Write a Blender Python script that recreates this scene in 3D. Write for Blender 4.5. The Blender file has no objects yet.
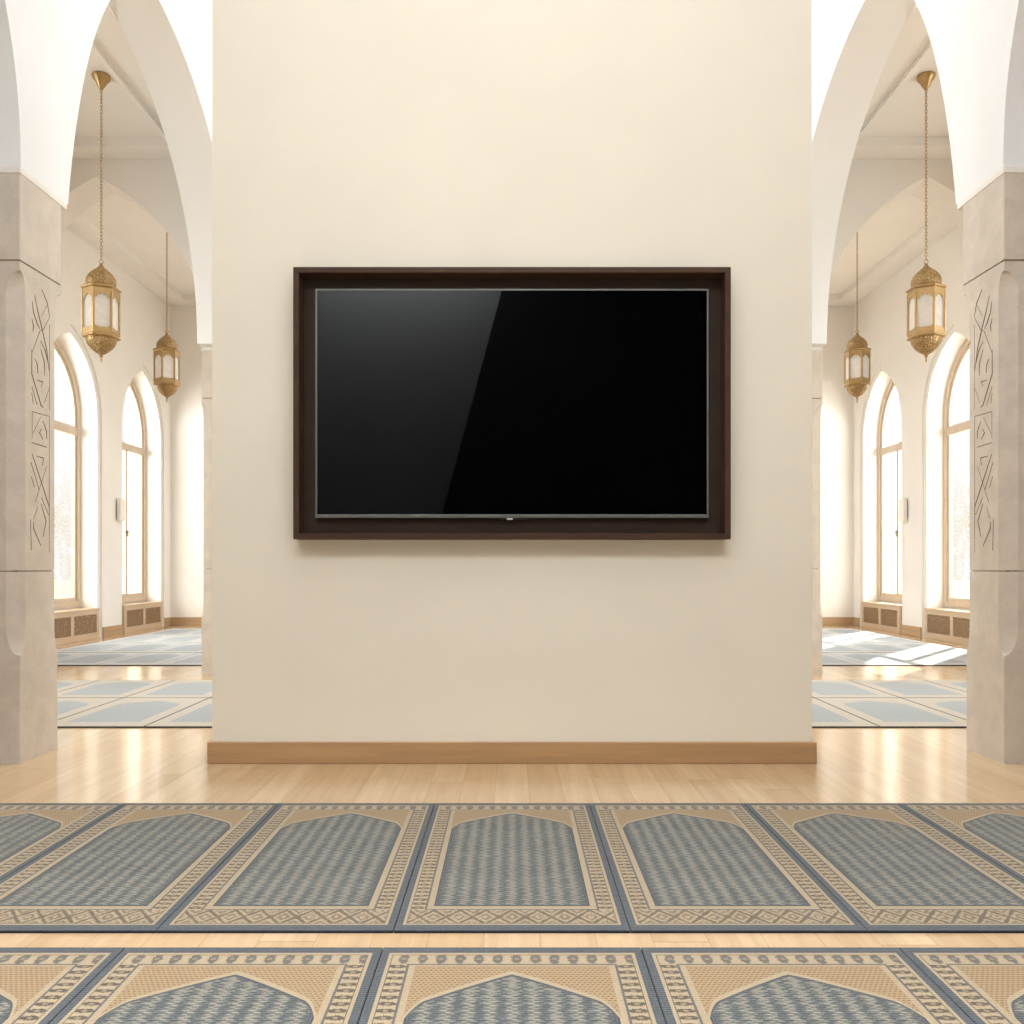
import bpy, bmesh, math
from mathutils import Vector

F = 850.0            # focal length in pixels of the 1024 px frame
CAMZ = 1.0
HZ = 566.0           # horizon row
scene = bpy.context.scene
COL = scene.collection
PI = math.pi

def lin(c):
    return tuple(((v/255)/12.92 if v/255 <= .04045 else ((v/255+.055)/1.055)**2.4) for v in c)

# ------------------------------------------------------------------ node helpers
class E:
    """tiny expression wrapper that builds math nodes"""
    def __init__(s, nt, sock): s.nt, s.s = nt, sock
    def _op(s, op, *o, clamp=False):
        n = s.nt.nodes.new('ShaderNodeMath'); n.operation = op; n.use_clamp = clamp
        for i, v in enumerate((s,) + o):
            if isinstance(v, E): s.nt.links.new(v.s, n.inputs[i])
            else: n.inputs[i].default_value = v
        return E(s.nt, n.outputs[0])
    def __add__(s, o): return s._op('ADD', o)
    __radd__ = __add__
    def __sub__(s, o): return s._op('SUBTRACT', o)
    def __rsub__(s, o): return (s*-1.0)+o
    def __mul__(s, o): return s._op('MULTIPLY', o)
    __rmul__ = __mul__
    def __truediv__(s, o): return s._op('DIVIDE', o)
    def __lt__(s, o): return s._op('LESS_THAN', o)
    def __gt__(s, o): return s._op('GREATER_THAN', o)
    def abs(s): return s._op('ABSOLUTE')
    def floor(s): return s._op('FLOOR')
    def frac(s): return s._op('FRACT')
    def sin(s): return s._op('SINE')
    def min(s, o): return s._op('MINIMUM', o)
    def max(s, o): return s._op('MAXIMUM', o)
    def pow(s, o): return s._op('POWER', o)
    def clamp(s): return s._op('ADD', 0.0, clamp=True)
    def step(s, lo, hi):
        n = s.nt.nodes.new('ShaderNodeMapRange'); n.interpolation_type = 'SMOOTHSTEP'
        s.nt.links.new(s.s, n.inputs[0]); n.inputs[1].default_value = lo; n.inputs[2].default_value = hi
        return E(s.nt, n.outputs[0])

class Mat:
    def __init__(s, name):
        s.m = bpy.data.materials.new(name); s.m.use_nodes = True
        s.nt = s.m.node_tree; s.bsdf = s.nt.nodes['Principled BSDF']; s.out = s.nt.nodes['Material Output']
        s._tc = None
    def coord(s):
        if not s._tc: s._tc = s.nt.nodes.new('ShaderNodeTexCoord')
        return s._tc.outputs['Object']
    def xyz(s, vec=None):
        n = s.nt.nodes.new('ShaderNodeSeparateXYZ'); s.nt.links.new(vec or s.coord(), n.inputs[0])
        return [E(s.nt, o) for o in n.outputs]
    def scaled(s, sc):
        n = s.nt.nodes.new('ShaderNodeMapping'); s.nt.links.new(s.coord(), n.inputs[0]); n.inputs['Scale'].default_value = sc
        return n.outputs[0]
    def combine(s, x, y, z=0.0):
        n = s.nt.nodes.new('ShaderNodeCombineXYZ')
        for i, v in enumerate((x, y, z)):
            if isinstance(v, E): s.nt.links.new(v.s, n.inputs[i])
            else: n.inputs[i].default_value = v
        return n.outputs[0]
    def noise(s, scale, detail=3, vec=None, rough=.5):
        n = s.nt.nodes.new('ShaderNodeTexNoise'); s.nt.links.new(vec or s.coord(), n.inputs['Vector'])
        n.inputs['Scale'].default_value = scale; n.inputs['Detail'].default_value = detail; n.inputs['Roughness'].default_value = rough
        return E(s.nt, n.outputs[0])
    def voronoi(s, scale, vec=None, feature='F1'):
        n = s.nt.nodes.new('ShaderNodeTexVoronoi'); n.feature = feature
        s.nt.links.new(vec or s.coord(), n.inputs['Vector']); n.inputs['Scale'].default_value = scale
        return E(s.nt, n.outputs['Distance'])
    def white(s, vec):
        n = s.nt.nodes.new('ShaderNodeTexWhiteNoise'); n.noise_dimensions = '3D'
        s.nt.links.new(vec, n.inputs['Vector']); return E(s.nt, n.outputs['Value'])
    def mix(s, f, a, b):
        n = s.nt.nodes.new('ShaderNodeMix'); n.data_type = 'RGBA'
        if isinstance(f, E): s.nt.links.new(f.s, n.inputs[0])
        else: n.inputs[0].default_value = f
        for k, v in ((6, a), (7, b)):
            if isinstance(v, tuple): n.inputs[k].default_value = (*v, 1)
            else: s.nt.links.new(v, n.inputs[k])
        return n.outputs[2]
    def set(s, color=None, rough=None, metal=None, spec=None):
        b = s.bsdf
        for k, v in (('Base Color', color), ('Roughness', rough), ('Metallic', metal), ('Specular IOR Level', spec)):
            if v is None: continue
            if isinstance(v, E): s.nt.links.new(v.s, b.inputs[k])
            elif isinstance(v, tuple): b.inputs[k].default_value = (*v, 1)
            elif isinstance(v, (int, float)): b.inputs[k].default_value = v
            else: s.nt.links.new(v, b.inputs[k])
        return s
    def bump(s, h, strength=.3, dist=.002):
        n = s.nt.nodes.new('ShaderNodeBump'); s.nt.links.new(h.s, n.inputs['Height'])
        n.inputs['Strength'].default_value = strength; n.inputs['Distance'].default_value = dist
        s.nt.links.new(n.outputs[0], s.bsdf.inputs['Normal']); return s

def plaster(name, rgb, rough=.9):
    M = Mat(name); n = M.noise(2.2, 4); c = lin(rgb)
    M.set(M.mix(n.step(.3, .7), tuple(v*.975 for v in c), c), rough, spec=.15)
    M.bump(M.noise(160, 3), .12, .001)
    return M.m

def stone(name, rgb):
    M = Mat(name); c = lin(rgb)
    n1, n2 = M.noise(9, 6, rough=.65), M.noise(130, 2)
    col = M.mix(n1.step(.35, .68), tuple(v*.92 for v in c), tuple(min(1, v*1.04) for v in c))
    col = M.mix(n2.step(.62, .72)*.35, col, tuple(v*.55 for v in c))
    pits = M.noise(42, 4, rough=.7).step(.70, .76)*M.noise(4, 2).step(.45, .6)
    col = M.mix(pits*.7, col, tuple(v*.32 for v in c))
    M.set(col, .8, spec=.2); M.bump(n1*.4+n2*.5-pits, .35, .002)
    return M.m

def wood(name, rgb, dark=.72, axis='x', scale=18, rough=.45):
    M = Mat(name); c = lin(rgb)
    sc = {'x': (.06, 1, 1), 'y': (1, .06, 1), 'z': (1, 1, .06)}[axis]
    g = M.noise(scale, 5, vec=M.scaled(sc), rough=.6); g2 = M.noise(scale*9, 3, vec=M.scaled(sc))
    col = M.mix(g.step(.3, .7), tuple(v*dark for v in c), c)
    col = M.mix(g2.step(.5, .75)*.3, col, tuple(v*dark*.85 for v in c))
    M.set(col, rough, spec=.35); M.bump(g2, .1, .001)
    return M.m

def plain(name, rgb, rough=.5, metal=0.0, spec=.5):
    M = Mat(name); c = lin(rgb); n = M.noise(30, 3)
    M.set(M.mix(n, tuple(v*.94 for v in c), c), rough, metal, spec)
    return M.m

def floor_mat():
    M = Mat('oak_floor'); x, y, z = M.xyz()
    pw = .15
    ix = ((x+.075)/pw).floor(); fx = ((x+.075)/pw).frac()
    off = M.white(M.combine(ix, 3.0, 1.0))*2.3
    ly = (y+off)/1.75; iy = ly.floor(); fy = ly.frac()
    tone = M.white(M.combine(ix, iy, 7.0))
    v = M.combine(x*1.0+tone*13.0, y*.055+tone*5.0, 0.0)
    g = M.noise(22, 5, vec=v, rough=.6); g2 = M.noise(170, 2, vec=v)
    a, b = lin((213, 187, 151)), lin((196, 165, 126))
    col = M.mix(tone*.75+.1, a, b)
    col = M.mix(g.step(.35, .72)*.45, col, tuple(c*.80 for c in b))
    col = M.mix(g2.step(.5, .8)*.25, col, tuple(c*.72 for c in b))
    gap = (((fx-.5).abs() > .494)*.8).max(((fy-.5).abs() > .4988)*.7)
    col = M.mix(gap*.6, col, lin((130, 98, 62)))
    M.set(col, g2*.05+.125, spec=.8)
    M.bump(g*.3-gap, .06, .001)
    return M.m

def rug_mat(name, pale=False, far=False):
    M = Mat(name); x, y, z = M.xyz()
    ax = x.abs(); HX, HY = .3245, .625
    ex, et, eb = HX-ax, HY-y, y+HY
    TAU = 2*PI
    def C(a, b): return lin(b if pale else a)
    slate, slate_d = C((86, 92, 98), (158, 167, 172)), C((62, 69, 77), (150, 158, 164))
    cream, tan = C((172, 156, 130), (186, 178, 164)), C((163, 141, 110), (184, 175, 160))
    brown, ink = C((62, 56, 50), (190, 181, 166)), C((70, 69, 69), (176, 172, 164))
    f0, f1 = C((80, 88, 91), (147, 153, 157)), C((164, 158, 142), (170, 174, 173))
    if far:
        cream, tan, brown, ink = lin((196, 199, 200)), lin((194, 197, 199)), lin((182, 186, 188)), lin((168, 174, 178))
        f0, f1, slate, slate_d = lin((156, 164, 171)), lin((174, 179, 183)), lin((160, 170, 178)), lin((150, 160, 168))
    grain = M.noise(300, 2, vec=M.scaled((1, .6, 1)))
    blot = M.noise(55, 2)
    jit = blot-.5
    # field: scalloped columns of small woven motifs
    wob = (y*(TAU/.030)).sin()
    colm = (x*(TAU/.0475)+PI/2+wob*.45).sin()
    pip = (x*(TAU/.02375)).sin()*(y*(TAU/.015)+1.2).sin()
    zig = ((x*(TAU/.0475)).sin()*1.4+y*(TAU/.030)).sin()
    dash = ((x*(TAU/.0475)).sin().step(-.2, .2)*PI+y*(TAU/.016)).sin()
    fv = (colm*.42+pip*.34+zig*.16+dash*.30+jit*1.3+(grain-.5)*1.9).step(-.55, .70)
    wv = (y*(TAU/.0095)).sin()
    field = M.mix(fv*.78, f0, f1)
    field = M.mix((wv*.5+.5)*.30, field, slate_d)
    # spandrels: tan ground with offset rows of brown dots
    row = (y/.0105).floor()
    sx = ((x/.0120)+(row*.5)).frac()-.5; sy = (y/.0105).frac()-.5
    dot = (sx*sx*.8+sy*sy*1.6).step(.115, .05)
    col = M.mix(dot*.75, tan, C((112, 84, 58), (198, 186, 168)))
    bnd = (ax/.228).pow(1.10)*.150+.150 + ((ax-.190)/.038).max(0.0).pow(2.0)*.045
    dfield = et-bnd
    inside = dfield.min(.228-ax).min(eb-.165)
    col = M.mix(inside > -.018, col, cream)
    col = M.mix(inside > -.001, col, slate_d)
    col = M.mix(inside > .003, col, slate)
    col = M.mix(inside > .0075, col, ink)
    col = M.mix(inside > .0095, col, field)
    frame = (ex-.092).min(et-.106).min(eb-.150)
    side_cream = M.mix((grain.step(.3, .7))*.25, cream, tan)
    col = M.mix(frame < 0.0, col, side_cream)
    line = (ex-.077).min(et-.100).min(eb-.142)
    col = M.mix(line < 0.0, col, C((98, 98, 97), (196, 188, 174)))
    band = (ex-.071).min(et-.094).min(eb-.137)
    m_side = ((y*(TAU/.030)).sin()*1.15 - (((ax-.274)/.019).pow(2.0))*.8 + .35 + jit*2.2 + (grain-.5)*2.6).step(-.3, .5)
    core = ((y*(TAU/.030)).sin()*1.15 - (((ax-.274)/.009).pow(2.0))*1.2 - .25 + (grain-.5)*2.0).step(.0, .5)
    m_side = m_side-core*.55
    mx = ((x/.150).frac()-.5).abs()*2.0
    ty = (eb-.040)/.094
    d1 = (mx-ty).abs(); d2 = (mx-(1.0-ty)).abs()
    ring = (d1.min(d2)+jit*.22).step(.13, .04)
    ring2 = (((d1.min(d2))-.30).abs()+jit*.35).step(.085, .02)*.75
    fill = ((x*(TAU/.021)).sin()*(eb*(TAU/.024)).sin()+jit*2.2+(grain-.5)*2.0).step(.25, .9)*.6
    m_bot = ring.max(ring2).max(fill)
    m_top = ((x*(TAU/.046)).sin()*1.3 - (((et-.067)/.020).pow(2.0))*.9 + .45 + jit*2.4 + (grain-.5)*2.4).step(-.2, .6)
    corei = ((x*(TAU/.046)).sin()*1.3 - (((et-.067)/.008).pow(2.0))*1.0 - .55 + (grain-.5)*2.0).step(.0, .5)
    m_top = m_top-corei*.5
    mot = M.mix(eb < .137, M.mix(et < .094, M.mix(m_side*.85, cream, brown), M.mix(m_top*.85, cream, C((84, 85, 86), (188, 182, 170)))),
                M.mix(m_bot*.85, cream, C((84, 74, 64), (190, 180, 164))))
    col = M.mix(band < 0.0, col, mot)
    pin = (ex-.0315).min(et-.047).min(eb-.045)
    col = M.mix(pin < 0.0, col, C((104, 95, 82), (198, 189, 174)))
    pin2 = (ex-.029).min(et-.044).min(eb-.042)
    col = M.mix(pin2 < 0.0, col, cream)
    if pale:
        col = M.mix(ex.min(et).min(eb-.004) < .0035, col, lin((92, 88, 92)))
    else:
        rib = ((ex.min(et).min(eb))*(TAU/.0075)).sin()
        ec = M.mix(rib*.5+.5, slate, lin((74, 80, 86)))
        ec = M.mix(M.noise(90, 3).step(.4, .7)*.35, ec, lin((104, 110, 114)))
        col = M.mix((ex-.0205).min(et-.034).min(eb-.034) < 0.0, col, ec)
        col = M.mix(((wv*.5+.5)*(grain.step(.35, .65)))*.28, col, lin((62, 55, 47)))
    M.set(col, .95, spec=.06)
    M.bump(grain+wv*.25, .5, .002)
    M.bsdf.inputs['Sheen Weight'].default_value = .25; M.bsdf.inputs['Sheen Roughness'].default_value = .45
    return M.m

def lattice_mat():
    M = Mat('carved_lattice'); x, y, z = M.xyz()
    v = M.voronoi(52, feature='DISTANCE_TO_EDGE')
    d = ((y/.045).frac()-.5).abs()-((z/.045).frac()-.5).abs()
    hole = v.step(.055, .10)
    M.set(M.mix(hole, lin((186, 158, 126)), lin((122, 96, 70))), .6, spec=.2)
    M.bump(hole*-1.0, .8, .006)
    return M.m

def brass_mat(name, filigree):
    M = Mat(name); c = lin((186, 155, 106))
    if filigree:
        v = M.voronoi(70, feature='DISTANCE_TO_EDGE'); h = v.step(.05, .25)
        M.set(M.mix(h, tuple(v*1.1 for v in c), lin((128, 102, 66))), .42, .6); M.bump(h*-1.0, 1.0, .006)
    else:
        n = M.noise(60, 3)
        M.set(M.mix(n.step(.35, .7), tuple(v*.85 for v in c), c), .38, .65); M.bump(n, .2, .002)
    return M.m

def pane_mat():
    M = Mat('leafy_obscure_glass'); nt = M.nt
    x, y, z = M.xyz()
    n = M.noise(48, 4, rough=.65).step(.42, .60)*M.noise(3, 2).step(.30, .55)*(2.4-z).step(.2, 1.2)
    tint = M.mix(n*.8, (1, .995, .98), lin((234, 212, 160)))
    tr = nt.nodes.new('ShaderNodeBsdfTransparent'); nt.links.new(tint, tr.inputs[0])
    tl = nt.nodes.new('ShaderNodeBsdfTranslucent'); nt.links.new(tint, tl.inputs[0])
    gl = nt.nodes.new('ShaderNodeBsdfGlossy'); gl.inputs['Roughness'].default_value = .1
    m1 = nt.nodes.new('ShaderNodeMixShader'); m1.inputs[0].default_value = .012
    nt.links.new(tr.outputs[0], m1.inputs[1]); nt.links.new(tl.outputs[0], m1.inputs[2])
    m2 = nt.nodes.new('ShaderNodeMixShader'); m2.inputs[0].default_value = .03
    nt.links.new(m1.outputs[0], m2.inputs[1]); nt.links.new(gl.outputs[0], m2.inputs[2])
    nt.links.new(m2.outputs[0], M.out.inputs[0])
    return M.m

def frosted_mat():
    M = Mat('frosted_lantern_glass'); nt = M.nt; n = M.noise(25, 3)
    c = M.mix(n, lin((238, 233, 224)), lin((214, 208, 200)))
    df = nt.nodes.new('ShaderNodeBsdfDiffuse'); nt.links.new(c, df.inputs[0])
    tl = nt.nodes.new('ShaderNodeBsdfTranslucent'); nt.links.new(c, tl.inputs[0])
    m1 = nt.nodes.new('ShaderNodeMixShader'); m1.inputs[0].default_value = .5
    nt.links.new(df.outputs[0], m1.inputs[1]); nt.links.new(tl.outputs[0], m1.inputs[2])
    em = nt.nodes.new('ShaderNodeEmission'); nt.links.new(c, em.inputs[0]); em.inputs[1].default_value = .2  # faint glow added for daylight passing through the panes
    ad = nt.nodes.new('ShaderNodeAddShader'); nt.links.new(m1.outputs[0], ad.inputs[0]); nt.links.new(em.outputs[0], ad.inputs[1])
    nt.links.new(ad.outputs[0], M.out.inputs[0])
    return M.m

def screen_mat():
    M = Mat('black_glass_screen'); n = M.noise(3, 1)
    M.set(M.mix(n, (.0008, .0008, .0008), (.001, .001, .001)), .02, spec=.5)
    M.bsdf.inputs['IOR'].default_value = 1.75
    return M.m

WHITE = plaster('white_plaster', (238, 239, 240))
AISLE = plaster('cream_plaster', (236, 232, 226))
CREAM = plaster('warm_cream_plaster', (238, 231, 216))
STONE = stone('limestone', (208, 198, 185))
GROOVE = plain('shadowed_stone_groove', (112, 97, 82), .9, 0, .1)  # groove shade put into the colour of thin strips on the face
JOINT = plain('mortar', (142, 126, 108), .9, 0, .1)
FLOOR = floor_mat()
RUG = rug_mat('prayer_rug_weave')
PALE = rug_mat('glare_pale_rug_weave', True)  # window glare put into the weave colours
FARR = rug_mat('far_glare_rug_weave', True, True)  # stronger bluish glare put into the weave colours
RUGSIDE = plain('dark_rug_binding', (38, 41, 46), .9, 0, .1)
OAKX = wood('oak_baseboard_x', (186, 148, 106), .8, 'x')
OAKF = wood('oak_baseboard_far', (190, 160, 126), .85, 'x')
OAKY = wood('oak_baseboard_y', (190, 158, 122), .8, 'y')
RADW = wood('oak_radiator', (206, 182, 153), .88, 'y')
WINW = wood('window_frame_wood', (206, 188, 166), .9, 'z')
LATT = lattice_mat()
WENGE = wood('dark_walnut', (76, 55, 42), .75, 'x', 14, .5)
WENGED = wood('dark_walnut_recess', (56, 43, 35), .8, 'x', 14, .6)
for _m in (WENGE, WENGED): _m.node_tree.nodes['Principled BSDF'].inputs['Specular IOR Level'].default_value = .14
SCREEN = screen_mat()
BEZEL = plain('gunmetal_bezel', (112, 112, 108), .4, .6)
BLACK = plain('black_plastic', (18, 18, 18), .5)
SILVER = plain('silver_badge', (235, 232, 222), .3, .3)
BRASS = brass_mat('aged_brass', False)
FILI = brass_mat('pierced_brass', True)
PANE = pane_mat()
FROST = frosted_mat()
PLASTIC = plain('white_plastic', (236, 232, 224), .4)
IRON = plain('dark_metal', (92, 84, 74), .4, .7)
DARKWALL = plain('black_reflection_mask', (6, 6, 6), .95, 0, .02)  # black of the added sheet that the screen mirrors
GREYWALL = plain('charcoal_plaster', (46, 47, 47), .9, 0, .05)
GROUND = plain('pale_ground', (180, 176, 160), .9, 0, .1)

# ------------------------------------------------------------------ mesh helpers
def box(bm, x0, x1, y0, y1, z0, z1):
    x0, x1 = sorted((x0, x1)); y0, y1 = sorted((y0, y1)); z0, z1 = sorted((z0, z1))
    v = [bm.verts.new((x, y, z)) for z in (z0, z1) for y in (y0, y1) for x in (x0, x1)]
    fs = []
    for q in ((0, 2, 3, 1), (4, 5, 7, 6), (0, 1, 5, 4), (2, 6, 7, 3), (0, 4, 6, 2), (1, 3, 7, 5)):
        fs.append(bm.faces.new([v[i] for i in q]))
    return fs

def lathe(bm, prof, n=24, ang0=0.0, cx=0, cy=0, cap=True):
    rings = []
    for r, z in prof:
        rings.append([bm.verts.new((cx+r*math.cos(ang0+2*PI*i/n), cy+r*math.sin(ang0+2*PI*i/n), z)) for i in range(n)])
    for a, b in zip(rings, rings[1:]):
        for i in range(n):
            bm.faces.new((a[i], a[(i+1) % n], b[(i+1) % n], b[i]))
    if cap:
        bm.faces.new(rings[0][::-1]); bm.faces.new(rings[-1])

def tube(bm, pts, r, n=6, caps=True):
    pts = [Vector(p) for p in pts]; rings = []
    for i, p in enumerate(pts):
        t = (pts[min(i+1, len(pts)-1)]-pts[max(i-1, 0)]).normalized()
        a = t.cross(Vector((0, 0, 1)));
        if a.length < 1e-3: a = t.cross(Vector((1, 0, 0)))
        a.normalize(); b = t.cross(a)
        rings.append([bm.verts.new(p+r*(a*math.cos(2*PI*k/n)+b*math.sin(2*PI*k/n))) for k in range(n)])
    for A, B in zip(rings, rings[1:]):
        for k in range(n): bm.faces.new((A[k], A[(k+1) % n], B[(k+1) % n], B[k]))
    if caps: bm.faces.new(rings[0][::-1]); bm.faces.new(rings[-1])

def obj(name, bm, mat, parent=None, smooth=False, bevel=0.0, origin=None):
    bmesh.ops.recalc_face_normals(bm, faces=bm.faces[:])
    me = bpy.data.meshes.new(name)
    if origin is not None:
        bmesh.ops.translate(bm, verts=bm.verts[:], vec=-Vector(origin))
    bm.to_mesh(me); bm.free()
    for m in (mat if isinstance(mat, list) else [mat]): me.materials.append(m)
    o = bpy.data.objects.new(name, me); COL.objects.link(o)
    if origin is not None: o.location = origin
    if parent: o.parent = parent
    if smooth:
        me.polygons.foreach_set('use_smooth', [True]*len(me.polygons))
        try: me.set_sharp_from_angle(angle=math.radians(38))
        except Exception: pass
    if bevel:
        md = o.modifiers.new('bevel', 'BEVEL'); md.width = bevel; md.segments = 2; md.limit_method = 'ANGLE'
    return o

def tag(o, label, cat, group=None, kind=None):
    o['label'] = label; o['category'] = cat
    if group: o['group'] = group
    if kind: o['kind'] = kind
    return o

def empty(name, loc, label, cat, group=None, kind=None):
    o = bpy.data.objects.new(name, None); COL.objects.link(o); o.location = loc; o.empty_display_size = .1
    return tag(o, label, cat, group, kind)

def child(name, bm, mat, parent, **k):
    """mesh given in world coordinates, parented to a root that only has a location"""
    bmesh.ops.translate(bm, verts=bm.verts[:], vec=-parent.location)
    return obj(name, bm, mat, parent, **k)

def copy_tree(o, parent=None):
    c = o.copy(); COL.objects.link(c)
    if parent: c.parent = parent
    for ch in list(o.children): copy_tree(ch, c)
    return c

def struct(name, bm, mat, label=None, cat=None, **k):
    o = obj(name, bm, mat, **k); o['kind'] = 'structure'
    if label: o['label'] = label; o['category'] = cat
    return o

def profile_wall(bm, pts, ztop, t0, t1, along='y'):
    """wall slab of thickness t0..t1 whose lower outline is the polyline pts [(u, z), ...] (vertical steps allowed)"""
    def P(u, z, t): return (t, u, z) if along == 'y' else (u, t, z)
    rows = []
    for u, z in pts:
        rows.append([bm.verts.new(P(u, z, t0)), bm.verts.new(P(u, z, t1)), bm.verts.new(P(u, ztop, t0)), bm.verts.new(P(u, ztop, t1))])
    for (p, a), (q, b) in zip(zip(pts, rows), zip(pts[1:], rows[1:])):
        if abs(p[0]-q[0]) > 1e-6:
            bm.faces.new((a[0], b[0], b[2], a[2])); bm.faces.new((a[1], a[3], b[3], b[1])); bm.faces.new((a[2], b[2], b[3], a[3]))
        bm.faces.new((a[0], a[1], b[1], b[0]))
    a, b = rows[0], rows[-1]
    bm.faces.new((a[0], a[2], a[3], a[1])); bm.faces.new((b[0], b[1], b[3], b[2]))

def circ(t, R): return math.sqrt(max(0, 2*R*t-t*t))
def half_circle_pts(a, h, n=24):
    """rise over the half span a up to height h, as arc centred on the springing line"""
    R = (h*h+a*a)/(2*a); out = []
    amax = math.acos(1-a/R) if a <= 2*R else PI
    for i in range(n+1):
        th = amax*i/n; out.append((R-R*math.cos(th), R*math.sin(th)))
    return out
def bez_pts(a, h, cx, cz, n=24):
    return [(2*u*(1-u)*cx+u*u*a, 2*u*(1-u)*cz+u*u*h) for u in (i/n for i in range(n+1))]
def arch(u0, u1, zs, left, right):
    L = [(u0+t, zs+z) for t, z in left]; R = [(u1-t, zs+z) for t, z in right]
    return L+R[::-1][1:]

# ------------------------------------------------------------------ main dimensions
XI, XO = 2.485, 2.86          # arcade inner and outer faces
XW = 5.745                     # outer wall face
YB, YF = -1.5, 14.3           # back and far walls
ZS = 3.02                     # springing
CD0, CD1 = 4.293, 4.69        # near column
FD0, FD1 = 7.83, 8.63         # far column
TW0, TW1 = 8.25, 8.63         # transverse wall
ZC1, ZC2, ZN = 5.04, 5.46, 6.5

# ------------------------------------------------------------------ floor, ceilings, walls
bm = bmesh.new(); box(bm, -6.5, 6.5, YB-.3, YF+.3, -.15, 0)
struct('floor', bm, FLOOR, 'light oak plank floor running under the rugs', 'floor')
bm = bmesh.new(); box(bm, -60, 60, -40, 70, -.5, -.16)
struct('ground', bm, GROUND, 'pale ground outside the windows', 'ground')

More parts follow.
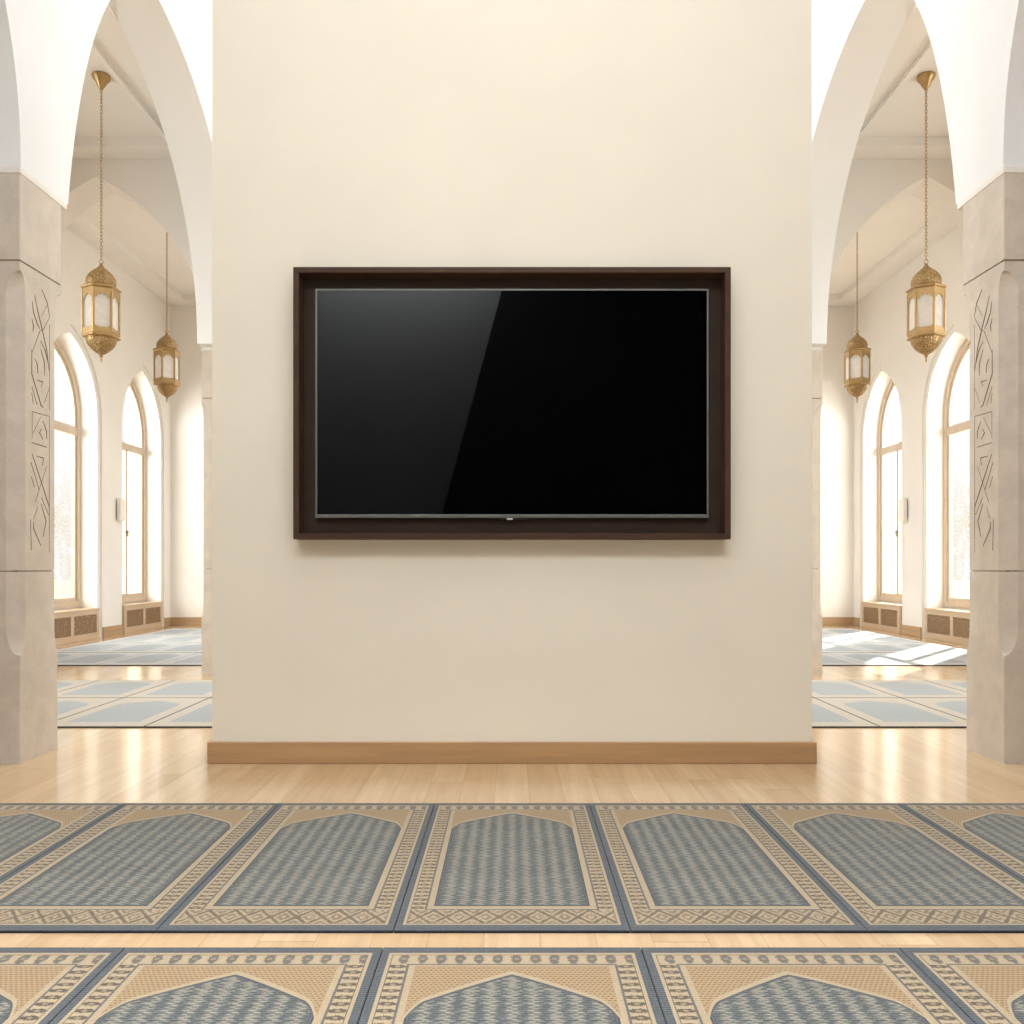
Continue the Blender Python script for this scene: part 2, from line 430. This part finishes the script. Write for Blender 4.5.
bm = bmesh.new(); box(bm, -XI-.3, XI+.3, YB-.3, YF+.3, ZN, ZN+.2)
struct('ceiling', bm, WHITE, 'white nave ceiling above the screen wall', 'ceiling')
for sg, nm in ((-1, 'left'), (1, 'right')):
    bm = bmesh.new()
    box(bm, sg*XO, sg*6.5, YB-.3, TW0+.1, ZC1, ZC1+.6)
    struct('ceiling_'+nm, bm, AISLE, f'flat cream ceiling of the {nm} aisle in front of the cross arch', 'ceiling')
    bm = bmesh.new()
    box(bm, sg*XO, sg*6.5, TW0+.1, YF+.3, ZC2, ZC2+.3)
    struct('ceiling_far_'+nm, bm, AISLE, f'flat cream ceiling over the {nm} windows', 'ceiling')
    # arcade: spandrel wall carried by the columns
    nearR = half_circle_pts(1.525, 1.95)
    nearB = bez_pts(1.525, 1.95, 0, 1.4)
    a1 = arch(1.25, 4.30, ZS, nearB, nearB)
    a2 = arch(4.757, 7.72, ZS, bez_pts(.993, 1.98, .2, 1.45), half_circle_pts(7.72-5.75, 1.98))
    a3 = arch(8.72, 13.7, ZS, half_circle_pts(2.49, 1.98), half_circle_pts(2.49, 1.98))
    pts = [(YB, 0), (1.25, 0)]+a1+a2+a3+[(13.7, 0), (YF, 0)]
    bm = bmesh.new(); profile_wall(bm, pts, ZN+.05, sg*XI, sg*XO, 'y')
    struct('wall_arcade_'+nm, bm, WHITE, f'white pointed-arch arcade wall on the {nm} of the screen wall', 'arcade wall', smooth=True)
    # transverse arch across the aisle
    ap = 4.03
    inner, outer = 2.92, 5.14
    lft = half_circle_pts(outer-ap, 1.76); rgt = half_circle_pts(ap-inner, 1.76)
    pts = [(-XW-.03, 0), (-outer, 0)]+arch(-outer, -inner, ZS, lft, rgt)+[(-XO+.001, ZS)]
    pts = [(u*(-sg), z) for u, z in pts]
    bm = bmesh.new(); profile_wall(bm, pts, ZC2+.1, TW0, TW1, 'x')
    struct('wall_cross_'+nm, bm, AISLE, f'cream cross wall with a pointed arch spanning the {nm} aisle', 'arch wall', smooth=True)
    # cornices
    bm = bmesh.new()
    box(bm, sg*XO, sg*(XO+.335), YB, TW0, ZC1-.09, ZC1)
    box(bm, sg*(XO+.295), sg*(XO+.335), YB, TW0-.25, ZC1-.125, ZC1-.09)
    box(bm, sg*(XO+.335), sg*XW, TW0-.25, TW0, ZC1-.09, ZC1)
    box(bm, sg*XW, sg*(XW-.35), TW1, YF, ZC2-.09, ZC2)
    box(bm, sg*(XW-.35), sg*XO, YF-.35, YF, ZC2-.09, ZC2)
    struct('trim_cornice_'+nm, bm, AISLE, f'stepped cream cornice around the {nm} aisle ceiling', 'cornice')
    # outer wall with two arched niches; front skin has wider openings, giving the stepped reveal
    W = [(10.37, 11.83), (12.585, 13.96), (4.75, 6.21)]  # last niche holds an added, unseen window that lights the front bay
    def niche(off):
        p = [(YB, 0)]
        for u0, u1 in sorted(W):
            u0, u1 = u0-off, u1+off; a = (u1-u0)/2
            h = half_circle_pts(a, 1.0+off*1.2)
            p += [(u0, 0)]+arch(u0, u1, 3.05, h, h)+[(u1, 0)]
        return p+[(YF, 0)]
    bm = bmesh.new(); profile_wall(bm, niche(.085), ZC2+.05, sg*XW, sg*(XW+.03), 'y')
    profile_wall(bm, niche(0), ZC2+.05, sg*(XW+.03), sg*(XW+.34), 'y')
    for u0, u1 in W:                                   # low wall under each window
        box(bm, sg*(XW+.28), sg*(XW+.34), u0, u1, 0, .44)
    struct('wall_'+nm, bm, AISLE, f'cream outer wall with two deep arched window niches on the {nm}', 'wall', smooth=True)
    # baseboards
    bm = bmesh.new()
    for y0, y1 in ((TW1, W[0][0]-.085), (W[0][1]+.085, W[1][0]-.085), (W[1][1]+.085, YF)):
        box(bm, sg*XW, sg*(XW-.022), y0, y1, 0, .14)
    struct('baseboard_'+nm, bm, OAKY, f'oak baseboard at the foot of the {nm} window wall', 'baseboard', bevel=.004)
    bm = bmesh.new(); box(bm, sg*(XW-.022), sg*XO, YF-.022, YF, 0, .14)
    struct('baseboard_far_'+nm, bm, OAKF, f'oak baseboard along the far wall of the {nm} aisle', 'baseboard', bevel=.004)

    # ---------------- windows and radiator covers
    for k, (u0, u1) in enumerate(W):
        which = ('nearer', 'farther', 'added, unseen front bay')[k]
        cx = sg*(XW+.30); cy = (u0+u1)/2
        r = bpy.data.objects.new(f'window_{(1 if sg < 0 else 4)+k}', None); COL.objects.link(r)
        r.location = (cx, cy, .44); tag(r, f'{which} tall arched window in the {nm} aisle wall', 'window', None, 'structure')
        def ring(bm, i0, i1, x0, x1, z0):
            A = []; 
            for ins in (i0, i1):
                a = (u1-u0)/2-ins; h = half_circle_pts(a, 1.0-ins*1.2)
                A.append([(u0+ins, z0+ins)]+arch(u0+ins, u1-ins, 3.05, h, h)+[(u1-ins, z0+ins)])
            V = [[[bm.verts.new((x, y, z)) for y, z in P] for P in A] for x in (x0, x1)]
            n = len(A[0])
            for i in range(n):
                j = (i+1) % n
                for x in (0, 1):
                    bm.faces.new((V[x][0][i], V[x][0][j], V[x][1][j], V[x][1][i]))
                for p in (0, 1):
                    bm.faces.new((V[0][p][i], V[1][p][i], V[1][p][j], V[0][p][j]))
        bm = bmesh.new(); ring(bm, 0, .075, sg*(XW+.26), sg*(XW+.33), .44); ring(bm, .075, .125, sg*(XW+.28), sg*(XW+.32), .44)
        child('frame', bm, WINW, r)
        bm = bmesh.new(); box(bm, sg*(XW+.265), sg*(XW+.325), u0+.07, u1-.07, 2.80, 2.92)
        child('transom', bm, WINW, r, bevel=.006)
        bm = bmesh.new(); box(bm, sg*(XW+.27), sg*(XW+.322), cy-.035, cy+.035, .56, 2.80)
        child('mullion', bm, WINW, r, bevel=.005)
        # panes
        for zz, nme in ((0, 'lower_pane'), (1, 'arched_pane')):
            bm = bmesh.new(); xg = sg*(XW+.30)
            if zz == 0:
                P = [(u0+.1, .5), (u1-.1, .5), (u1-.1, 2.81), (u0+.1, 2.81)]
            else:
                a = (u1-u0)/2-.1; h = half_circle_pts(a, .88)
                P = [(u0+.1, 2.91)]+arch(u0+.1, u1-.1, 3.05, h, h)+[(u1-.1, 2.91)]
            bm.faces.new([bm.verts.new((xg, y, z)) for y, z in P])
            child(nme, bm, PANE, r)
        bm = bmesh.new(); box(bm, sg*(XW+.245), sg*(XW+.268), cy-.012, cy+.012, 1.46, 1.56)
        tube(bm, [(sg*(XW+.235), cy, 1.53), (sg*(XW+.235), cy-.09, 1.525), (sg*(XW+.24), cy-.11, 1.52)], .009)
        tube(bm, [(sg*(XW+.26), cy, 1.53), (sg*(XW+.23), cy, 1.53)], .009)
        child('handle', bm, IRON, r)

        if k == 2: continue
        rc = empty('radiator_cover', (sg*XW, cy, 0), f'oak radiator cover with two lattice panels under the {which} window of the {nm} aisle', 'radiator cover', 'radiator covers under the windows')
        y0, y1 = u0+.005, u1-.005; xf, xb = sg*(XW-.008), sg*(XW+.275)
        bm = bmesh.new()
        box(bm, xf, sg*(XW+.03), y0, y1, 0, .085)
        box(bm, xf, sg*(XW+.03), y0, y1, .335, .388)
        for ya, yb in ((y0, y0+.075), (cy-.04, cy+.04), (y1-.075, y1)): box(bm, xf, sg*(XW+.03), ya, yb, .085, .335)
        for ya, yb in ((y0, y0+.02), (y1-.02, y1)): box(bm, sg*(XW+.03), xb, ya, yb, 0, .388)
        child('casing', bm, RADW, rc, bevel=.004)
        bm = bmesh.new(); box(bm, sg*(XW-.014), xb, y0, y1, .388, .418); child('top_board', bm, RADW, rc, bevel=.005)
        for ya, yb in ((y0+.075, cy-.04), (cy+.04, y1-.075)):
            bm = bmesh.new(); box(bm, sg*(XW+.006), sg*(XW+.016), ya, yb, .085, .335); child('lattice_panel', bm, LATT, rc)

    # small white box on the pier between the windows
    wb = empty('wall_box', (sg*(XW-.0), 12.2, 1.75), f'small white plastic box mounted on the {nm} pier between the two windows', 'wall box', 'white boxes on the window piers')
    bm = bmesh.new(); box(bm, sg*(XW-.02), sg*XW, 12.37, 12.46, 1.68, 1.94); child('mounting_plate', bm, PLASTIC, wb, bevel=.004)
    bm = bmesh.new(); box(bm, sg*(XW-.075), sg*(XW-.02), 12.31, 12.47, 1.66, 1.98)
    child('casing', bm, PLASTIC, wb, bevel=.012)

bm = bmesh.new(); box(bm, -6.5, 6.5, YF, YF+.3, 0, ZN+.2)
struct('wall_far', bm, AISLE, 'cream end wall at the far end of both aisles', 'wall')

# ------------------------------------------------------------------ wall carrying the screen
bm = bmesh.new(); box(bm, -1.522, 1.522, 4.313, 4.60, 0, ZN)
struct('wall_center', bm, CREAM, 'freestanding cream wall that carries the framed screen', 'wall')
bm = bmesh.new(); box(bm, -1.541, 1.541, 4.293, 4.62, 0, .108)
struct('baseboard_center', bm, OAKX, 'oak baseboard along the foot of the cream screen wall', 'baseboard', bevel=.004)

# unseen charcoal back wall and added black sheet, toned to shape the screen reflection
bm = bmesh.new(); box(bm, -6.5, 6.5, YB-.3, YB, 0, ZN)
struct('wall_back', bm, GREYWALL, 'charcoal wall behind the viewer', 'wall')
bm = bmesh.new()
P = [(-.815-.43, 0), (-.118+.6, ZN), (XI, ZN), (XI, 0)]
vs = [[bm.verts.new((x, y, z)) for x, z in P] for y in (YB+.001, YB+.06)]
bm.faces.new(vs[0]); bm.faces.new(vs[1])
for i in range(4): bm.faces.new((vs[0][i], vs[0][(i+1) % 4], vs[1][(i+1) % 4], vs[1][i]))
struct('wall_back_panel', bm, DARKWALL, 'unseen black slanted sheet behind the viewer, added to darken the screen reflection', 'reflection mask')

# ------------------------------------------------------------------ stone columns
def column_ring(x0, x1, y0, y1, cx, cy, cb):
    return [(x0+cx, y0), (x1-cx, y0), (x1, y0+cy), (x1, y1-cb), (x1-cb, y1), (x0+cb, y1), (x0, y1-cb), (x0, y0+cy)]
def loft(bm, rings):
    V = [[bm.verts.new((x, y, z)) for x, y in r] for r, z in rings]
    for A, B in zip(V, V[1:]):
        for i in range(8):
            bm.faces.new((A[i], A[(i+1) % 8], B[(i+1) % 8], B[i]))
    bm.faces.new(V[0][::-1]); bm.faces.new(V[-1])

CH = .072
def stop(z0, z1, up=True, n=10):
    """scooped chamfer stop between z0 (square) and z1 (chamfered)"""
    out = []
    for i in range(n+1):
        f = i/n
        c = .002+(CH-.002)*math.sqrt(max(0, 1-(1-f)**2))
        out.append((z0+(z1-z0)*f, c))
    return out

STROKES_A = [  # carved lines of the upper half, read off the stone
 [(305,140),(345,240),(362,340)], [(252,185),(280,320),(310,440),(340,580),(360,740)], [(235,230),(245,310),(270,390),(290,430)],
 [(232,355),(245,410),(240,450)], [(340,260),(305,335)], [(362,345),(320,430),(290,450),(235,600)], [(232,585),(232,760),(300,990),(318,1005)],
 [(362,400),(362,1020)], [(298,520),(330,590),(360,720)], [(298,580),(325,680),(326,770)], [(255,650),(272,690),(276,755)],
 [(272,805),(315,820),(300,850)], [(232,850),(270,985)], [(232,900),(242,975)], [(360,860),(325,970)]]
STROKES_B = [
 [(205,10),(312,40)], [(205,10),(205,180)], [(260,45),(210,150)], [(315,40),(315,660),(315,910)], [(275,70),(298,140),(298,185)],
 [(265,120),(252,145),(275,188)], [(202,208),(298,238)], [(205,280),(262,455),(315,620),(315,670)], [(198,335),(250,510)],
 [(200,425),(220,495)], [(232,295),(278,308),(270,355)], [(298,360),(225,590)], [(265,560),(310,670)], [(262,600),(295,710),(275,810)],
 [(215,715),(215,760),(262,870)], [(195,700),(200,900)], [(240,620),(215,700)]]
THIN = {('A', 4), ('A', 5), ('A', 7), ('A', 14), ('B', 1), ('B', 2), ('B', 3), ('B', 11), ('B', 16)}

def make_column(sg, nm, near):
    y0, y1 = (CD0, CD1) if near else (FD0, FD1)
    x0, x1 = sorted((sg*XI, sg*XO))
    r = empty('stone_column', (sg*(XI+XO)/2, (y0+y1)/2, 0),
              f'pale limestone column with carved inner face at the {nm} edge of the photo' if near else
              f'farther limestone column half hidden behind the {nm} edge of the screen wall', 'column', 'stone columns of the arcades', 'thing')
    yb0 = y1-.04 if near else y1
    def R(c, z, ins=0.0):
        f = c/CH; yy = yb0+(y1-yb0)*min(1, max(0, (z-.98)/1.4))
        cb = .003+f*(max(0, yy-(yb0-.032))) if near else c
        return (column_ring(x0+ins, x1-ins, y0+ins, yy-ins, c, max(.003, c*.68), cb), z)
    bm = bmesh.new()
    loft(bm, [R(.003, 0)]+[R(c, z) for z, c in stop(.545, .70, n=16)]+[R(CH, .970), R(CH, .972, .007)])
    child('base_block', bm, STONE, r)
    bm = bmesh.new()
    loft(bm, [R(CH, .974, .007), R(CH, .976, .007), R(CH, .978)]+[R(c, z) for z, c in stop(2.495, 2.375, n=16)][::-1]+[R(.003, 2.540), R(.003, 2.542, .007)])
    child('shaft', bm, STONE, r)
    bm = bmesh.new()
    loft(bm, [R(.003, 2.544, .007), R(.003, 2.548, .007), R(.003, 2.550), R(.003, 2.985)])
    child('capital_block', bm, STONE, r)
    bm = bmesh.new(); box(bm, x0+.006, x1-.006, y0+.006, y1-.006, 2.5405, 2.5495); child('mortar_joint', bm, JOINT, r)
    bm = bmesh.new(); box(bm, x0+.012+CH*.3, x1-.012-CH*.3, y0+.008+CH*.3, yb0-.012, .9705, .9775); child('mortar_joint', bm, JOINT, r)
    bm = bmesh.new()
    box(bm, x0-.003, x1+.003, y0-.004, y1+.05, 2.985, ZS)
    child('cap_slab', bm, AISLE, r, bevel=.003)
    if near:
        bm = bmesh.new()
        for key, S, ox, oy, sc in (('A', STROKES_A, 0, 270, 7.314), ('B', STROKES_B, 0, 410, 6.4)):
            for i, st in enumerate(S):
                w = .0016 if (key, i) in THIN else .0034
                P = []
                for x, y in st:
                    px, py = ox+x/sc, oy+y/sc
                    s_ = (512-px)/XI
                    P.append((F/s_, CAMZ+(HZ-py)/s_))
                n = len(P); V = []
                for j, (d, z) in enumerate(P):
                    tx, tz = P[min(j+1, n-1)][0]-P[max(j-1, 0)][0], P[min(j+1, n-1)][1]-P[max(j-1, 0)][1]
                    L = math.hypot(tx, tz) or 1; nx, nz = -tz/L, tx/L
                    ww = w*(.5 if j in (0, n-1) else 1)
                    V.append([bm.verts.new((sg*(XI+.004), d+nx*ww, z+nz*ww)), bm.verts.new((sg*(XI+.004), d-nx*ww, z-nz*ww)),
                              bm.verts.new((sg*(XI-.0012), d-nx*ww, z-nz*ww)), bm.verts.new((sg*(XI-.0012), d+nx*ww, z+nz*ww))])
                for A, B in zip(V, V[1:]):
                    for k in range(4): bm.faces.new((A[k], A[(k+1) % 4], B[(k+1) % 4], B[k]))
                bm.faces.new(V[0]); bm.faces.new(V[-1])
        c = child('carving', bm, GROOVE, r); c['label'] = 'dark incised interlacing lines'
    return r
for sg, nm in ((-1, 'left'), (1, 'right')):
    for near in (True, False): make_column(sg, nm, near)

# ------------------------------------------------------------------ framed television
fr = empty('display_frame', (0, 4.313, 1.134), 'dark brown wooden box frame mounted on the cream wall around the television', 'frame')
yf, yb = 4.208, 4.313
def ringbox(bm, xo, zo0, zo1, xi, zi0, zi1, y0, y1, cx=0.0):
    box(bm, cx-xo, cx-xi, y0, y1, zo0, zo1); box(bm, cx+xi, cx+xo, y0, y1, zo0, zo1)
    box(bm, cx-xi, cx+xi, y0, y1, zi1, zo1); box(bm, cx-xi, cx+xi, y0, y1, zo0, zi0)
XF = 1.084; Z0, Z1 = 1.133, 2.481; T = .0285
for nme, b in (('top_rail', (-XF, XF, Z1-T, Z1)), ('bottom_rail', (-XF, XF, Z0, Z0+T)),
               ('side_rail', (-XF, -XF+T, Z0+T, Z1-T)), ('side_rail', (XF-T, XF, Z0+T, Z1-T))):
    bm = bmesh.new(); box(bm, b[0], b[1], yf, yb-.0, b[2], b[3]); child(nme, bm, WENGE, fr, bevel=.002)
bm = bmesh.new(); box(bm, -XF+T, XF-T, 4.298, 4.312, Z0+T, Z1-T); child('back_panel', bm, WENGED, fr)

tv = empty('television', (0, 4.29, 1.24), 'large flat black television hung inside the dark wooden box frame', 'television')
yt = 4.262
tx, tz0, tz1 = .986, 1.242, 2.390
bm = bmesh.new(); ringbox(bm, tx, tz0, tz1, tx-.0085, tz0+.017, tz1-.0085, yt, yt+.028); child('bezel', bm, BEZEL, tv, bevel=.001)
bm = bmesh.new(); box(bm, -tx+.0085, tx-.0085, yt+.004, yt+.026, tz0+.017, tz1-.0085); child('screen', bm, SCREEN, tv)
bm = bmesh.new(); box(bm, -tx+.03, tx-.03, yt+.028, 4.2978, tz0+.02, tz1-.03); child('back_case', bm, BLACK, tv)
bm = bmesh.new(); box(bm, -.055, .075, yt+.003, yt+.024, tz0-.008, tz0); child('sensor_strip', bm, BLACK, tv, bevel=.002)
bm = bmesh.new(); box(bm, -.026, .004, yt, yt+.004, tz0-.011, tz0-.003); child('logo_badge', bm, SILVER, tv, bevel=.002)

# ------------------------------------------------------------------ lanterns
def make_lantern(label, loc, zceil):
    """origin at the tip of the finial below; about 0.8 m tall"""
    L = empty('hanging_lantern', loc, label, 'lantern', 'brass lanterns hanging in the aisles')
    def part(name, bm, m, parent=L, **k): return obj(name, bm, m, parent, **k)
    A0 = PI/6+PI/2*0  # flat face toward the nave axis
    A0 = PI/6
    bm = bmesh.new(); lathe(bm, [(.003, 0), (.008, .015), (.007, .04), (.016, .052), (.008, .062), (.02, .07)], 12); part('finial', bm, BRASS, smooth=True)
    bm = bmesh.new(); lathe(bm, [(.02, .066), (.05, .085), (.085, .115), (.108, .15), (.118, .18), (.118, .20)], 24); part('pierced_bowl', bm, FILI, smooth=True)
    bm = bmesh.new(); lathe(bm, [(.115, .188), (.147, .20), (.150, .210), (.138, .218), (.139, .236)], 6, A0); part('lower_collar', bm, BRASS, bevel=.003)
    bm = bmesh.new(); lathe(bm, [(.139, .578), (.138, .588), (.154, .598), (.156, .608), (.138, .620), (.115, .632)], 6, A0); part('upper_collar', bm, BRASS, bevel=.003)
    bm = bmesh.new()
    lathe(bm, [(.112, .628), (.117, .655), (.113, .685), (.098, .715), (.074, .742), (.046, .765), (.025, .784), (.013, .804), (.006, .818)], 24); part('dome', bm, FILI, smooth=True)
    # body frame: posts, rails and cusped heads
    R = .137
    corners = [(R*math.cos(A0+PI/3*i), R*math.sin(A0+PI/3*i)) for i in range(6)]
    bm = bmesh.new()
    for x, y in corners: tube(bm, [(x, y, .232), (x, y, .582)], .0085, 8)
    for i in range(6):
        a, b = Vector((*corners[i], 0)), Vector((*corners[(i+1) % 6], 0))
        e = (b-a).normalized(); n = Vector((e.y, -e.x, 0)); w = (b-a).length
        def plate(us, th=.006, zlow=None, zhigh=None, prof=None, up=True):
            V = []
            for u in us:
                p = a+e*(u*w)
                z = prof(u); zz = zhigh if up else zlow
                V.append([bm.verts.new(p+n*th/2+Vector((0, 0, z))), bm.verts.new(p-n*th/2+Vector((0, 0, z))),
                          bm.verts.new(p-n*th/2+Vector((0, 0, zz))), bm.verts.new(p+n*th/2+Vector((0, 0, zz)))])
            for P, Q in zip(V, V[1:]):
                for k in range(4): bm.faces.new((P[k], P[(k+1) % 4], Q[(k+1) % 4], Q[k]))
            bm.faces.new(V[0]); bm.faces.new(V[-1])
        us = [.04+.92*k/24 for k in range(25)]
        def head(u):
            t = abs(u-.5)*2
            z = .545-.055*t**1.6-.012*abs(math.sin(t*PI*2.5))
            return z if t < .80 else z-.06*((t-.80)/.20)
        plate(us, zhigh=.582, prof=head)
        plate(us, zlow=.234, prof=lambda u: .268+.022*(abs(u-.5)*2)**4, up=False)
        for u0, u1 in ((.03, .09), (.91, .97)): plate([u0, u1], zhigh=.55, prof=lambda u: .25)
    part('body_frame', bm, BRASS)
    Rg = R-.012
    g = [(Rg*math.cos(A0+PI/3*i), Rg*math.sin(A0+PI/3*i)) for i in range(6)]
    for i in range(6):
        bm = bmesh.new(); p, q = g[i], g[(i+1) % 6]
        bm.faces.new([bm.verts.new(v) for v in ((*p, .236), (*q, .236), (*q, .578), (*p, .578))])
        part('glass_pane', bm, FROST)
    bm = bmesh.new()
    n = 14; V = []
    for i in range(n):
        t = 2*PI*i/n; V.append((.016*math.cos(t), 0, .829+.018*math.sin(t)))
    tube(bm, V+[V[0]], .004, 6, False); part('hanging_ring', bm, BRASS, smooth=True)
    # chain of oval links
    top = zceil-loc[2]
    bm = bmesh.new(); z = .846; ln = .034; k = 0
    while z < top-.08:
        V = []
        for i in range(11):
            t = 2*PI*i/10; h = .009*math.cos(t)
            V.append((h if k % 2 else 0, 0 if k % 2 else h, z+ln/2+.019*math.sin(t)))
        tube(bm, V, .0028, 5, False); z += ln-.006; k += 1
    part('chain', bm, BRASS)
    bm = bmesh.new(); lathe(bm, [(.010, top-.125), (.018, top-.105), (.030, top-.09), (.045, top-.055), (.068, top-.03), (.074, top-.012), (.068, top)], 24)
    part('ceiling_cup', bm, BRASS, smooth=True)
    return L
for sg, nm in ((-1, 'left'), (1, 'right')):
    make_lantern(f'larger brass lantern with frosted panes hanging before the cross arch in the {nm} aisle', (3.41 if sg > 0 else -3.383, 7.0, 2.675), ZC1)
    x2 = 4.02
    make_lantern(f'smaller-looking brass lantern hanging beyond the cross arch in the {nm} aisle', (sg*x2, 9.9, 2.90), ZC2)

# ------------------------------------------------------------------ prayer rugs
def rug_mesh(mat):
    bm = bmesh.new()
    box(bm, -.3240, .3240, -.625, .625, 0, .009)
    bmesh.ops.bevel(bm, geom=[e for e in bm.edges if all(v.co.z > .006 for v in e.verts)], offset=.0025, segments=2, affect='EDGES', profile=.5)
    bmesh.ops.recalc_face_normals(bm, faces=bm.faces[:])
    me = bpy.data.meshes.new('prayer_rug'); bm.normal_update()
    for f in bm.faces:
        f.material_index = 0 if f.normal.z > .35 else 1
    bm.to_mesh(me); bm.free()
    me.materials.append(mat); me.materials.append(RUGSIDE)
    return me
PROTO = {}
def rug(x, yc, w, l, label, group, pale=False):
    pale = int(pale)
    if pale not in PROTO:
        o = PROTO[pale] = bpy.data.objects.new('prayer_rug', rug_mesh((RUG, PALE, FARR)[int(pale)]))
    else:
        o = PROTO[pale].copy()
    COL.objects.link(o)
    o.location = (x, yc, 0); o.scale = (w/.65, l/1.25, 1)
    return tag(o, label, 'rug', group)
ordn = ['first', 'second', 'third']
def rel(k):
    if k == 0: return 'middle rug right under the screen'
    side = 'left' if k < 0 else 'right'
    return f'{ordn[abs(k)-1]} to the {side} of the middle rug'
for k in range(-3, 4):
    rug(k*.6455, 2.934, .6455, 1.240, f'patterned prayer rug, full row below the screen, {rel(k)}', 'prayer rugs in the row before the screen wall')
for k in range(-2, 3):
    rug(k*.670, 1.5855, .670, 1.251, f'patterned prayer rug, cut-off front row, {rel(k)}', 'prayer rugs in the front row')
G = 'prayer rugs on the aisle floors'
cnt = 0
for sg, nm in ((-1, 'left'), (1, 'right')):
    names = ['nearest the screen wall', 'second from the screen wall', 'third from the screen wall', 'fourth from the screen wall']
    # two rows between the columns
    for j, xc in enumerate((1.95, 2.60, 3.25)):
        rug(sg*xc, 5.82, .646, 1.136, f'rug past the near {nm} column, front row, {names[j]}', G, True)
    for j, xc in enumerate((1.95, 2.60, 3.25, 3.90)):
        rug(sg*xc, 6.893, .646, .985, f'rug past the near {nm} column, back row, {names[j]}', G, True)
    # field under the windows
    rows = [(8.52, 9.73, range(0, 4)), (9.75, 10.96, range(1, 4)), (10.98, 12.2, range(1, 4)), (12.22, 13.5, range(2, 4))]
    rown = ['nearest row', 'second row', 'third row', 'farthest row']
    coln = {3: 'touching the wall side', 2: 'second from the wall side', 1: 'third from the wall side', 0: 'fourth from the wall side'}
    for (ya, yb2, cols), rn in zip(rows, rown):
        for c in cols:
            rug(sg*(3.275+c*.603), (ya+yb2)/2, .601, yb2-ya-.004, f'glare-paled rug in the {nm} window bay, {rn}, {coln[c]}', G, 2)

# ------------------------------------------------------------------ light
def area(name, loc, rot, sx, sy, power, color=(1, 1, 1), spread=None):
    l = bpy.data.lights.new(name, 'AREA'); l.shape = 'RECTANGLE'; l.size = sx; l.size_y = sy; l.energy = power; l.color = color
    if spread: l.spread = spread
    o = bpy.data.objects.new(name, l); COL.objects.link(o); o.location = loc; o.rotation_euler = rot
    return o
area('nave_light', (0, 2.0, ZN-.1), (0, 0, 0), 4.4, 3.6, 93, (.94, .97, 1))
area('nave_front_fill', (0, YB+.35, 5.6), (math.radians(48), 0, 0), 4.2, 1.1, 65, (.96, .985, 1), math.radians(105))  # added fill above and behind the viewer, brightens the screen wall
area('far_nave_fill', (0, 9.5, ZN-.1), (0, 0, 0), 4.4, 8.0, 330, (.93, .965, 1))  # added lamp hidden behind the screen wall, brightens the aisles
for sg in (-1, 1):
    for u0, u1, p in ((8.2, 12.6, 720), (2.6, 5.6, 720)):  # unseen lamps for sky light; second entry feeds the added front bay window
        d = Vector((-sg*1.0, .30, -.12))
        l = area('window_light', (sg*8.3, (u0+u1)/2, 3.0), (0, 0, 0), u1-u0, 3.6, p, (.94, .975, 1))
        l.rotation_euler = d.to_track_quat('-Z', 'Y').to_euler()
area('added_reflection_wash', (-1.3, YB+.75, 5.0), (math.radians(-42), 0, 0), 2.4, .2, 950)  # added lamp grading the unseen wall tone that the screen mirrors

sun = bpy.data.lights.new('sun', 'SUN'); sun.energy = 11; sun.angle = math.radians(.8); sun.color = (1, .98, .94)
so = bpy.data.objects.new('sun', sun); COL.objects.link(so)
so.rotation_euler = Vector((-1.0, -1.18, -1.45)).to_track_quat('-Z', 'Y').to_euler()

w = bpy.data.worlds.new('world'); scene.world = w; w.use_nodes = True
bg = w.node_tree.nodes['Background']; bg.inputs[0].default_value = (.97, .985, 1, 1); bg.inputs[1].default_value = .96

# ------------------------------------------------------------------ camera and view
cam = bpy.data.cameras.new('camera'); cam.sensor_width = 36; cam.lens = 36*F/1024
cam.shift_y = (HZ-512)/1024; cam.clip_start = .05
co = bpy.data.objects.new('camera', cam); COL.objects.link(co)
co.location = (0, 0, CAMZ); co.rotation_euler = (PI/2, 0, 0)
scene.camera = co
scene.view_settings.view_transform = 'Standard'
scene.view_settings.look = 'None'
scene.view_settings.exposure = 0.0
scene.cycles.use_denoising = True
scene.cycles.max_bounces = 12
scene.cycles.diffuse_bounces = 6
scene.cycles.transparent_max_bounces = 12
scene.cycles.sample_clamp_indirect = 6
